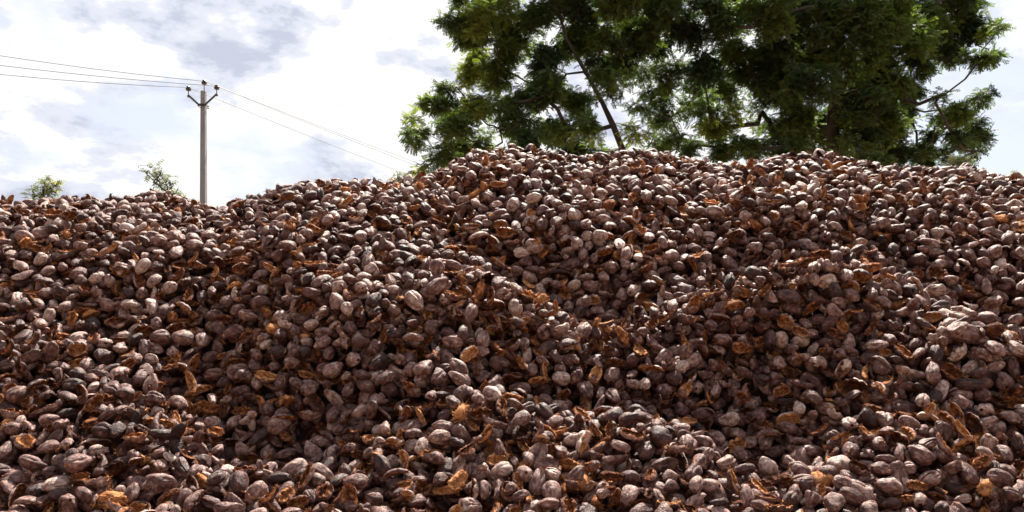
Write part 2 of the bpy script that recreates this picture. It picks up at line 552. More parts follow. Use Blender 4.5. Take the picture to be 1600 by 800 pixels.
def crush(m, a, b, seed, n=3):
    """flattens a few sides and bends the husk a little"""
    rr = random.Random(int(seed * 100))
    V3 = np.array(m.v)
    for _ in range(n):
        d = np.array([rr.gauss(0, .7), rr.gauss(0, 1), rr.gauss(0, 1)]); d /= np.linalg.norm(d)
        q = V3 @ d
        lim = q.max() * rr.uniform(.60, .88)
        over = np.maximum(q - lim, 0)
        V3 = V3 - np.outer(over * .86, d)
    V3[:, 2] += rr.uniform(-2.2, 2.2) * (V3[:, 0] ** 2)
    V3[:, 1] *= 1 + rr.uniform(-1.8, 1.8) * V3[:, 0]
    m.v = [tuple(p) for p in V3]


def whole(a, b, seed, squash=0.92, seams=0, nu=18, nv=40):
    """a closed husk, its seams pressed in as grooves"""
    sv = Vector((seed * 5.3, seed * 2.1, seed * 8.9))
    sm = [(seed * 1.3 + k * 2 * math.pi / 3 + 0.4 * math.sin(seed + k * 3)) for k in range(seams)]
    a, b = a * 1.0, b * 1.05
    m = MB()
    for i in range(nu + 1):
        ph = math.pi * i / nu
        tt = -math.cos(ph)
        for j in range(nv):
            th = 2 * math.pi * j / nv
            r = b * (max(math.sin(ph), 0) ** (0.78 + .3 * ((seed * .37) % 1))) * (1 - 0.16 * tt) * (1 + 0.08 * math.cos(3 * th + seed))
            q = Vector((tt * 1.2, math.cos(th) * 1.1, math.sin(th) * 1.1))
            r *= 1 + 0.24 * noise.noise(q + sv) + 0.12 * noise.noise(q * 2.6 + sv) + 0.02 * ridge(th, seed, tt)
            for s in sm:
                d = (th - s + math.pi) % (2 * math.pi) - math.pi
                d += 0.25 * math.sin(tt * 2 + seed)
                r *= 1 - 0.42 * math.exp(-(d / 0.15) ** 2) * min(1, math.sin(ph) * 1.6)
            x = a * tt * (1 + 0.05 * noise.noise(q * .8 - sv))
            m.v.append((x, r * math.cos(th), r * math.sin(th) * squash))
    for i in range(nu):
        for j in range(nv):
            j2 = (j + 1) % nv
            m.f.append((i * nv + j, (i + 1) * nv + j, (i + 1) * nv + j2, i * nv + j2)); m.m.append(0)
    m.f = [tuple(reversed(f)) for f in m.f]
    crush(m, a, b, seed)
    return m


def strands(starts, n, seed, ln=(0.03, 0.10), w=0.0022):
    """coir fibres pulled out of a torn edge"""
    rr = random.Random(seed)
    m = MB()
    for _ in range(n):
        p = Vector(rr.choice(starts))
        d = Vector((rr.gauss(0, 1), rr.gauss(0, 1), rr.gauss(0, 1))).normalized()
        d = (d + p.normalized() * 0.5).normalized()
        L = rr.uniform(*ln)
        pts, rad = [], []
        k = 4
        wv = Vector((rr.gauss(0, 1), rr.gauss(0, 1), rr.gauss(0, 1))) * 0.55
        for i in range(k + 1):
            pts.append(p.copy())
            rad.append(w * rr.uniform(.7, 1.5) * (1 - 0.7 * i / k))
            p = p + d * L / k
            d = (d + wv * 0.5).normalized()
        m.tube(pts, rad, n=3, mat=1, cap=False)
    return m


VAR = []     # dict: parts [(name, mb)], semi-axes, kind, words


def center(parts):
    P = np.array([v for _, m in parts for v in m.v])
    c = (P.max(0) + P.min(0)) / 2
    ext = (P.max(0) - P.min(0)) / 2
    for _, m in parts:
        m.v = [tuple(np.array(v) - c) for v in m.v]
    return ext


def add_var(kind, parts, words, tight=0.93):
    ext = center(parts)
    VAR.append(dict(kind=kind, parts=parts, ext=ext * tight, words=words))


PI = math.pi
for k, (a, b, s) in enumerate([(.112, .072, 0), (.098, .076, 1), (.120, .068, 1), (.104, .078, 1), (.115, .074, 2), (.095, .068, 3), (.118, .070, 2), (.09, .074, 1), (.11, .076, 2), (.10, .066, 1), (.125, .070, 2), (.10, .08, 3)]):
    add_var('closed', [('shell', whole(a, b, k * 1.7 + 1, seams=s, squash=[.95, .98, .75, .85, .7, .9, .62, .8, .7, .9, .8, .7][k]))],
            ['smooth oval', 'round blunt', 'long flattened', 'plump creased', 'twin creased', 'three ribbed', 'squashed', 'dented', 'crumpled', 'small angular', 'long bent', 'knobbly'][k])
for k, (a, b, be, nseg) in enumerate([(.118, .072, 3, 3), (.108, .075, 6, 2), (.122, .070, 5, 3), (.112, .078, 9, 2), (.104, .070, 7, 4)]):
    parts = []
    st = k * 0.9
    cuts = [st]
    rr = random.Random(k + 5)
    ws = [rr.uniform(.7, 1.3) for _ in range(nseg)]
    for w in ws:
        cuts.append(cuts[-1] + 2 * PI * w / sum(ws))
    for i in range(nseg):
        parts.append(('husk_segment', petal(.97 * a, b, cuts[i] + .05, cuts[i + 1] - .05, math.radians(1.6 * be * rr.uniform(.3, 1.4)), k * 3 + i + 11, thick=.5, nv=10 if nseg > 2 else 14)))
    add_var('split', parts, ['split three part', 'gaping two part', 'split three lobed', 'wide cracked', 'four way split'][k], .9)
for k, (a, b, be, n) in enumerate([(.115, .076, 24, 3), (.105, .078, 38, 3), (.118, .072, 30, 2), (.110, .075, 52, 3)]):
    parts = []
    for i in range(n):
        parts.append(('husk_segment', petal(a, b, i * 2 * PI / n + .12, (i + 1) * 2 * PI / n - .12, math.radians(be * (1 + .4 * math.sin(i * 3 + k))), k * 5 + i + 31, thick=.42, torn=.8)))
    rim = [p for _, m in parts for p in m.rim] + [p for _, m in parts for p in m.inside[::3]]
    parts.append(('coir_tuft', strands(rim, 80, k, ln=(.02, .065))))
    add_var('open', parts, ['partly opened', 'wide open', 'hinged open', 'splayed open'][k], .8)
for k, (a, b, w, th) in enumerate([(.118, .076, 1.25, .36), (.112, .080, 1.6, .30), (.125, .074, .85, .5), (.105, .082, 1.9, .30), (.12, .072, 1.4, .34)]):
    pt = petal(a, b, PI / 2 - w, PI / 2 + w, 0, k * 7 + 51, thick=th, torn=2.0, p0=.07, p1=.92, nv=14, nu=18)
    parts = [('husk_segment', pt)]
    parts.append(('coir_tuft', strands(pt.rim + pt.inside[::2], 46, k + 20, ln=(.015, .055))))
    add_var('piece', parts, ['boat shaped', 'cup shaped', 'narrow wedge', 'deep bowl', 'thin curled'][k], .85)
for k in range(3):
    pt = petal(.10 + .01 * k, .07, .3, 2.5 + .3 * k, 0, k * 3 + 71, thick=.3, torn=1.6, p0=.1, p1=.86, rough=3.0, nv=9)
    pt.m = [1] * len(pt.m)
    add_var('shred', [('coir_mat', pt), ('coir_tuft', strands(pt.rim + pt.inside, 110, k + 40, ln=(.02, .075), w=.0028))],
            ['shaggy', 'matted', 'frayed'][k], .75)

KW = {'closed': 1, 'split': 2, 'open': 3, 'piece': 4, 'shred': 5}
VI = {k: [i for i, v in enumerate(VAR) if v['kind'] == k] for k in KW}
for i, v in enumerate(VAR):
    v['meshes'] = [(n, m.mesh('%s_mesh' % n, [M_SKIN, M_FIB], lp=True)) for n, m in v['parts']]
    j = MB()
    for _, m in v['parts']:
        j.merge(m)
    v['joined'] = j.mesh('coconut_husk_mesh', [M_SKIN, M_FIB], lp=True)

# ------------------------------------------------------------------ pouring the husks onto the heap
H = T - 0.38
R0 = np.array([[1, 0, 0], [0, math.cos(ALPHA), -math.sin(ALPHA)], [0, math.sin(ALPHA), math.cos(ALPHA)]])   # tilted frame -> world (columns e1,e2,e3)
OFF = np.arange(-8, 9)
GX, GY = np.meshgrid(OFF * CELL, OFF * CELL, indexing='ij')


def rand_rot(kind, rr):
    yaw = rr.uniform(0, 2 * PI)
    roll = rr.uniform(0, 2 * PI)
    pit = rr.gauss(0, .38)
    if rr.random() < .10 and kind in ('closed', 'split'): pit = rr.uniform(-1.3, 1.3)
    if kind == 'piece': pit *= .7
    if kind in ('piece', 'open'):
        roll = rr.choice([0, PI, PI]) + rr.gauss(0, .7) if rr.random() < .8 else roll
    m = Matrix.Rotation(yaw, 3, 'Z') @ Matrix.Rotation(pit, 3, 'Y') @ Matrix.Rotation(roll, 3, 'X')
    return np.array(m)


def ellip(Rl, ext):
    """upper and lower half height of the ellipsoid over the cell grid, in the tilted frame"""
    A = Rl @ np.diag(1 / ext ** 2) @ Rl.T
    bq = (A[0, 2] * GX + A[1, 2] * GY)
    cq = A[0, 0] * GX ** 2 + 2 * A[0, 1] * GX * GY + A[1, 1] * GY ** 2 - 1
    disc = bq ** 2 - A[2, 2] * cq
    ok = disc > 0
    sq = np.sqrt(np.where(ok, disc, 0))
    return (-bq - sq) / A[2, 2], (-bq + sq) / A[2, 2], ok


rr = random.Random(5)
husks = []     # variant, centre (world), rotation (world 3x3), scale, tone, fresh


def region_ok(x, s):
    d = T[min(max(int((x - X0) / CELL), 0), len(xs) - 1), min(max(int((s - S0) / CELL), 0), len(ss) - 1)]
    y = s * E2[1] + d * E3[1]
    return 5.35 < y < 13.9 and abs(x) < .66 * y + 1.9


def tone_at(x, y, z):
    t = 0.60 + 0.165 * rr.gauss(0, 1) + 0.14 * noise.noise(Vector((x * .55, y * .8, z * .9)))
    return min(max(t, 0.22), 0.98)


NH = 27000
probs = [('closed', .43), ('split', .32), ('open', .05), ('piece', .17), ('shred', .03)]
for it in range(NH):
    for _ in range(20):
        x = rr.uniform(X0 + .3, X1 - .3); s = rr.uniform(S0 + .3, S1 - .3)
        if region_ok(x, s): break
    fib = noise.noise(Vector((x * .9, s * 1.3, 3)))            # patches where more husks lie torn open
    q = rr.random()
    if q < .13 + .45 * max(fib, 0): kind = rr.choice(['open', 'shred', 'open', 'open', 'piece'])
    elif q < .50 + .40 * max(fib, -.3): kind = 'piece'
    elif q < .86: kind = 'split'
    else: kind = 'closed'
    vi = rr.choice(VI[kind])
    sc = rr.choice([.58, .70, .80, .87, .92, .96, 1.02]) * rr.uniform(.94, 1.06)
    if rr.random() < .05: sc *= 1.15
    Rl = rand_rot(kind, rr)
    S3 = sc * np.array([rr.uniform(.85, 1.08), rr.uniform(.86, 1.08), rr.uniform(.80, 1.05)])
    lo, hi, ok = ellip(Rl, VAR[vi]['ext'] * S3)
    best = None
    for c in range(6):
        xc, sc_ = x + rr.uniform(-.28, .28), s + rr.uniform(-.28, .28)
        i, j = int(round((xc - X0) / CELL)), int(round((sc_ - S0) / CELL))
        if i < 9 or j < 9 or i >= len(xs) - 9 or j >= len(ss) - 9: continue
        sub = H[i - 8:i + 9, j - 8:j + 9]
        zc = np.where(ok, sub - lo * 0.79, -9).max()
        score = zc - T[i, j]
        if best is None or score < best[0]: best = (score, zc, i, j)
    if best is None or best[0] > 0.10: continue
    _, zc, i, j = best
    H[i - 8:i + 9, j - 8:j + 9] = np.where(ok, np.maximum(H[i - 8:i + 9, j - 8:j + 9], zc + hi * .96), H[i - 8:i + 9, j - 8:j + 9])
    loc = np.array([xs[i], 0, 0]) + E2 * ss[j] + E3 * zc
    Rw = R0 @ Rl
    husks.append([vi, loc, Rw, S3, tone_at(*loc), min(max(.50 + .24 * rr.gauss(0, 1) + .3 * max(fib, 0), .1), 1), None])
print('husks', len(husks))

# husks the photograph singles out: (u, v, kind, variant, scale, tone, fresh, in-picture angle, words)
SINGLE = [
    (1413, 636, 'split', 2, 1.55, .45, .5, 0, 'large dark husk split lengthwise like a coffee bean, right side of the lower heap'),
    (840, 708, 'closed', 3, 1.45, .72, .5, 70, 'large pale upright husk with a crease, above the middle of the bottom edge'),
    (703, 728, 'closed', 1, 1.2, .42, .5, 8, 'smooth dark blunt husk low in the middle of the heap'),
    (247, 750, 'closed', 0, 1.3, .60, .5, 5, 'smooth grey oval husk lying flat near the bottom left of the heap'),
    (435, 662, 'split', 1, 1.3, .68, .5, 20, 'pale husk with a long crack, lower left heap below the pole'),
    (22, 748, 'closed', 2, 1.5, .58, .5, 10, 'large grey husk with a crease at the bottom left corner'),
    (1253, 712, 'closed', 1, 1.25, .70, .5, 85, 'pale blunt husk standing upright, lower right of the heap'),
    (1405, 745, 'closed', 4, 1.5, .58, .5, 80, 'large lumpy brown husk standing near the bottom right of the heap'),
    (1345, 765, 'split', 0, 1.3, .80, .5, -35, 'white seamed husk tilted down to the right, bottom right of the heap'),
    (835, 381, 'closed', 0, 1.25, .86, .5, -15, 'pale cream husk on the upper slope below the left tree'),
    (614, 464, 'piece', 1, 1.2, .5, .85, 60, 'cup of orange fibre held upright, upper middle of the heap'),
    (1085, 522, 'piece', 3, 1.1, .5, .80, 30, 'orange fibre bowl facing out, centre right of the heap'),
    (188, 418, 'piece', 3, 1.1, .5, .72, 0, 'open orange bowl of husk on the upper left slope'),
    (175, 775, 'shred', 0, 1.5, .5, .85, 10, 'shaggy clump of orange fibre on the bottom edge at left'),
    (262, 780, 'open', 3, 1.3, .5, .85, 0, 'burst husk spilling orange fibre on the bottom edge, right of the shaggy clump'),
    (160, 640, 'piece', 1, 1.3, .5, .8, -10, 'broad orange lined half husk lying open, lower left heap'),
    (1290, 742, 'shred', 2, 1.6, .5, .80, 0, 'frayed mat of orange fibre, lower right of the heap'),
    (1310, 690, 'open', 2, 1.1, .5, .75, 30, 'orange brown split pod standing open, lower right heap'),
    (1550, 760, 'shred', 1, 1.2, .5, .8, 0, 'matted orange fibre among pale husks near the bottom right corner'),
    (630, 770, 'open', 1, 1.3, .6, .75, 20, 'opened husk with orange lining on the bottom edge left of centre'),
    (735, 790, 'closed', 5, 1.25, .8, .5, 10, 'pale ribbed husk cut by the bottom edge left of centre'),
    (340, 375, 'split', 1, 1.35, .62, .5, -15, 'long husk split in two halves, upper slope below the pole'),
    (520, 455, 'split', 0, 1.1, .5, .5, 60, 'dark husk with an upright seam, upper left middle of the heap'),
    (870, 345, 'closed', 1, 1.05, .62, .5, 30, 'grey rounded husk below the crest under the left tree'),
    (735, 355, 'open', 2, 1.0, .6, .6, -10, 'half opened husk on the steep face below the heap peak'),
    (1135, 375, 'piece', 0, 1.0, .4, .62, 40, 'reddish fibre lined piece on the shaded upper right slope'),
    (1115, 605, 'piece', 2, 1.3, .45, .7, 85, 'narrow dark wedge standing on end, centre right of the heap'),
    (925, 560, 'closed', 4, 1.2, .55, .5, 15, 'twin creased husk in the middle of the heap'),
    (235, 597, 'split', 0, 1.1, .75, .5, 80, 'pale seamed husk standing upright, left part of the heap'),
    (1500, 510, 'closed', 3, 1.1, .75, .5, 20, 'pale plump husk on the right hand slope'),
]


def hit(u, v):
    r = ray(u, v)
    for D in np.arange(5.6, 14, 0.01):
        p = np.array([0, 0, CAM_Z]) + r * D / r[1]
        s, d = p @ E2, p @ E3
        i, j = int((p[0] - X0) / CELL), int((s - S0) / CELL)
        if 0 <= i < len(xs) and 0 <= j < len(ss) and d <= H[i, j]:
            return p
    return None


for (u, v, kind, k, sc, tone, fresh, ang, words) in SINGLE:
    p = hit(u, v)
    if p is None: continue
    vi = VI[kind][k]
    vw = p / np.linalg.norm(p)
    # long axis in the picture plane at the given angle, opening towards the viewer for pieces
    a = math.radians(ang)
    ax = Vector((math.cos(a), 0.18, math.sin(a))).normalized()
    up = Vector((0.1, -1, .55)) if kind in ('piece', 'open', 'shred') else Vector((0.2, -.4, 1))
    zz = (up - ax * up.dot(ax)).normalized()
    yv = zz.cross(ax)
    Rw = np.array(Matrix((ax, yv, zz)).transposed())
    if kind == 'piece':      # the piece bulges towards +Y before this: turn the hollow to the viewer
        Rw = np.array(Matrix((ax, -zz, yv)).transposed())
    Q = Rw @ np.diag(VAR[vi]['ext'] ** 2) @ Rw.T * sc * sc
    depth = math.sqrt(vw @ Q @ vw)
    loc = p + np.array([0, .25, 0]) * depth + np.array([0, 0, -.02])
    sc = sc * .84
    husks.append([vi, loc, Rw, np.array([sc, sc, sc]), tone, fresh, words])

# which husks show largest in the picture: a small ellipse z-buffer
RS = 0.6
bw, bh = int(1600 * RS), int(800 * RS)
zb = np.full((bh, bw), 1e9, np.float32)
ib = np.full((bh, bw), -1, np.int32)
RC = np.array([[1, 0, 0], [0, CP, SP_], [0, -SP_, CP]])      # world -> (right, forward, up)
for n, h in enumerate(husks):
    e = VAR[h[0]]['ext'] * h[3]
    C = RC @ (h[2] @ np.diag(e ** 2) @ h[2].T) @ RC.T
    u, v, f = project(h[1][None, :])
    u, v, f = float(u[0]) * RS, float(v[0]) * RS, float(f[0])
    k = F_PX * RS / f
    c2 = np.array([[C[0, 0], -C[0, 2]], [-C[0, 2], C[2, 2]]]) * k * k
    ru, rv = math.sqrt(c2[0, 0]), math.sqrt(c2[1, 1])
    a0, a1, b0, b1 = max(int(u - ru), 0), min(int(u + ru) + 1, bw - 1), max(int(v - rv), 0), min(int(v + rv) + 1, bh - 1)
    if a1 <= a0 or b1 <= b0: continue
    I = np.linalg.inv(c2)
    px, py = np.meshgrid(np.arange(a0, a1 + 1) - u, np.arange(b0, b1 + 1) - v)
    qv = I[0, 0] * px ** 2 + 2 * I[0, 1] * px * py + I[1, 1] * py ** 2
    dz = f - math.sqrt(C[1, 1]) * np.sqrt(np.clip(1 - qv, 0, 1))
    sl = zb[b0:b1 + 1, a0:a1 + 1]
    mk = (qv < 1) & (dz < sl)
    sl[mk] = dz[mk]
    ib[b0:b1 + 1, a0:a1 + 1][mk] = n
vis = np.bincount(ib[ib >= 0].ravel(), minlength=len(husks))
print('visible husks', int((vis > 4).sum()))
order = list(np.argsort(-vis))
single_ids = [n for n, h in enumerate(husks) if h[6]]
whole_kinds, torn_kinds = ('closed', 'split'), ('open', 'piece', 'shred')
pick = set(single_ids)
cw = sum(VAR[husks[n][0]]['kind'] in whole_kinds for n in pick)
ct = len(pick) - cw
for n in order:
    if n in pick or vis[n] < 20: continue
    if VAR[husks[n][0]]['kind'] in whole_kinds:
        if cw < 300: pick.add(n); cw += 1
    elif ct < 300: pick.add(n); ct += 1
print('picked', cw, ct)

# ------------------------------------------------------------------ husks as individuals
COLS = [(150, 'at the left edge'), (290, 'left of the pole'), (430, 'below the pole'), (560, 'right of the pole'), (680, 'left of the tree'),
        (800, 'below the heap peak'), (940, 'under the left tree'), (1080, 'between the two trees'), (1220, 'by the right tree'),
        (1360, 'under the right tree'), (1480, 'beyond the right tree'), (1700, 'at the right edge')]
ROWS = [(330, 'on the crest'), (420, 'high on the slope'), (500, 'above mid slope'), (580, 'at mid slope'), (650, 'below mid slope'), (720, 'low on the slope'), (760, 'near the foot'), (900, 'along the bottom edge')]
TONES = [(.30, 'dark brown'), (.44, 'brown'), (.56, 'grey brown'), (.70, 'taupe'), (2, 'pale')]
FR = [(.4, 'dull rust'), (.6, 'orange brown'), (2, 'bright orange')]
NAME = {'closed': 'coconut_husk', 'split': 'coconut_husk', 'open': 'opened_coconut_husk', 'piece': 'husk_piece', 'shred': 'coir_clump'}


def pickw(tab, v):
    for t, w in tab:
        if v < t: return w
    return tab[-1][1]


labels = {}
for n in pick:
    h = husks[n]
    V = VAR[h[0]]
    u, v, f = project(h[1][None, :])
    h.append((float(u[0]), float(v[0])))
    if h[6]:
        labels[n] = h[6]
        continue
    place = '%s %s' % (pickw(ROWS, v[0]), pickw(COLS, u[0]))
    if V['kind'] in whole_kinds:
        lab = '%s %s husk %s' % (V['words'], pickw(TONES, h[4]), place)
    elif V['kind'] == 'shred':
        lab = '%s %s fibre clump %s' % (V['words'], pickw(FR, h[5]), place)
    else:
        lab = '%s %s lined %s %s' % (V['words'], pickw(FR, h[5]), 'piece' if V['kind'] == 'piece' else 'husk', place)
    labels[n] = lab.replace('between the two trees', 'between the trees')
same = {}
for n, l in labels.items(): same.setdefault(l, []).append(n)
ORD = ['leftmost', 'second from left', 'third from left', 'fourth from left', 'fifth from left', 'sixth from left']
for l, ns in same.items():
    if len(ns) > 1:
        ns.sort(key=lambda n: husks[n][7][0])
        for k, n in enumerate(ns):
            w = ('left of two, ' if k == 0 else 'right of two, ') if len(ns) == 2 else ORD[min(k, 5)] + ' '
            labels[n] = w + l
CATS = {'closed': 'coconut husk', 'split': 'coconut husk', 'open': 'opened husk', 'piece': 'husk piece', 'shred': 'coir fibre'}
GRPS = {'closed': 'closed coconut husks on the heap', 'split': 'closed coconut husks on the heap', 'open': 'torn open husks on the heap',
        'piece': 'torn open husks on the heap', 'shred': 'torn open husks on the heap'}
for n, l in labels.items():
    while len(l.split()) > 16 and ' the ' in l: l = l.replace(' the ', ' ', 1)
    labels[n] = l
for n in sorted(pick, key=lambda n: -vis[n]):
    h = husks[n]
    V = VAR[h[0]]
    mw = Matrix.Translation(Vector(h[1])) @ Matrix(h[2].tolist()).to_4x4() @ Matrix.Diagonal((*h[3].tolist(), 1))
    if len(V['meshes']) == 1:
        root = link(NAME[V['kind']], V['meshes'][0][1])
        parts = [root]
    else:
        root = link(NAME[V['kind']], None)
        root.empty_display_size = .05
        parts = [link(nm, me, root) for nm, me in V['meshes']]
    root.matrix_world = mw
    tag(root, labels[n], CATS[V['kind']], GRPS[V['kind']])
    for p in parts + [root]:
        if p.name.startswith('coir_tuft'): p['kind'] = 'stuff'
        p['tone'] = float(h[4]); p['fresh'] = float(h[5])


# ------------------------------------------------------------------ instancing for what cannot be counted
def instance_nodes(name, meshes, mats=None):
    """geometry nodes: copies mesh k onto the points whose 'kind_index' is k"""
    ng = bpy.data.node_groups.new(name, 'GeometryNodeTree')
    ng.interface.new_socket('Geometry', in_out='INPUT', socket_type='NodeSocketGeometry')
    ng.interface.new_socket('Geometry', in_out='OUTPUT', socket_type='NodeSocketGeometry')
    L = ng.links.new
    gi = ng.nodes.new('NodeGroupInput'); go = ng.nodes.new('NodeGroupOutput')
    jn = ng.nodes.new('GeometryNodeJoinGeometry')
    at_i = ng.nodes.new('GeometryNodeInputNamedAttribute'); at_i.data_type = 'INT'; at_i.inputs[0].default_value = 'kind_index'
    at_r = ng.nodes.new('GeometryNodeInputNamedAttribute'); at_r.data_type = 'FLOAT_VECTOR'; at_r.inputs[0].default_value = 'turn'
    at_s = ng.nodes.new('GeometryNodeInputNamedAttribute'); at_s.data_type = 'FLOAT_VECTOR'; at_s.inputs[0].default_value = 'size'
    e2r = ng.nodes.new('FunctionNodeEulerToRotation'); L(at_r.outputs[0], e2r.inputs[0])
    for k, me in enumerate(meshes):
        src = bpy.data.objects.new('shape_source', me)          # never linked to the scene
        oi = ng.nodes.new('GeometryNodeObjectInfo'); oi.inputs['Object'].default_value = src
        cmp_ = ng.nodes.new('FunctionNodeCompare'); cmp_.data_type = 'INT'; cmp_.operation = 'EQUAL'
        cmp_.inputs[3].default_value = k; L(at_i.outputs[0], cmp_.inputs[2])
        ip = ng.nodes.new('GeometryNodeInstanceOnPoints')
        L(gi.outputs[0], ip.inputs['Points']); L(cmp_.outputs[0], ip.inputs['Selection'])
        L(oi.outputs['Geometry'], ip.inputs['Instance']); L(e2r.outputs[0], ip.inputs['Rotation']); L(at_s.outputs[0], ip.inputs['Scale'])
        L(ip.outputs[0], jn.inputs[0])
    L(jn.outputs[0], go.inputs[0])
    return ng


def points_object(name, P, kind, turn, size, attrs, ng, parent=None):
    me = bpy.data.meshes.new(name)
    me.vertices.add(len(P))
    me.vertices.foreach_set('co', np.asarray(P, np.float32).ravel())
    a = me.attributes.new('kind_index', 'INT', 'POINT'); a.data.foreach_set('value', np.asarray(kind, np.int32))
    a = me.attributes.new('turn', 'FLOAT_VECTOR', 'POINT'); a.data.foreach_set('vector', np.asarray(turn, np.float32).ravel())
    a = me.attributes.new('size', 'FLOAT_VECTOR', 'POINT'); a.data.foreach_set('vector', np.asarray(size, np.float32).ravel())
    for k, v in attrs.items():
        a = me.attributes.new(k, 'FLOAT', 'POINT'); a.data.foreach_set('value', np.asarray(v, np.float32))
    o = link(name, me, parent)
    md = o.modifiers.new('copies', 'NODES'); md.node_group = ng
    return o


rest = [h for n, h in enumerate(husks) if n not in pick]
ng_h = instance_nodes('husk_copies', [v['joined'] for v in VAR])
o = points_object('coconut_husks', [h[1] for h in rest], [h[0] for h in rest],
                  [tuple(Matrix(h[2].tolist()).to_euler()) for h in rest], [h[3] for h in rest],
                  {'tone': [h[4] for h in rest], 'fresh': [h[5] for h in rest]}, ng_h)
tag(o, 'thousands of grey brown coconut husks heaped into a long high bank', 'husk heap', kind='stuff')


# ------------------------------------------------------------------ leaves and trees
def sprig_mesh(seed, nleaf, ln, lw, length, droop, mat, branches=3):
    """a twig with leaflets on both sides, each leaflet a small folded blade"""
    rr = random.Random(seed)
    m = MB()
    for bI in range(branches):
        yaw = 2 * PI * bI / branches + rr.uniform(-.5, .5)
        d = Vector((math.cos(yaw), math.sin(yaw), rr.uniform(.0, .7))).normalized()
        p = Vector((0, 0, 0))
        L = length * rr.uniform(.7, 1.15)
        pts = []
        steps = nleaf // 2
        for i in range(steps + 1):
            pts.append(p.copy())
            d = (d + Vector((0, 0, -droop / steps)) + Vector((rr.gauss(0, .05), rr.gauss(0, .05), 0))).normalized()
            p = p + d * L / steps
            if i == 0: continue
            side = d.cross(Vector((0, 0, 1))).normalized()
            for sgn in (-1, 1):
                ld = (side * sgn + d * .55 + Vector((0, 0, rr.uniform(-.5, .15)))).normalized()
                l = ln * rr.uniform(.7, 1.15); w = lw * rr.uniform(.8, 1.2)
                nv = ld.cross(d).normalized(); wv = ld.cross(nv).normalized()
                a0 = p; a1 = p + ld * l * .45 + wv * w; a2 = p + ld * l + Vector((0, 0, -.15 * l)); a3 = p + ld * l * .45 - wv * w
                md = p + ld * l * .5 + nv * w * .35
                b = len(m.v)
                m.v += [tuple(a0), tuple(a1), tuple(a2), tuple(a3), tuple(md)]
                m.f += [(b, b + 1, b + 4), (b + 1, b + 2, b + 4), (b + 2, b + 3, b + 4), (b + 3, b, b + 4)]
                m.m += [0] * 4
        m.tube(pts, .004, n=3, mat=1, cap=False)
    return m.mesh('sprig', [mat, M_BARK], smooth=False)


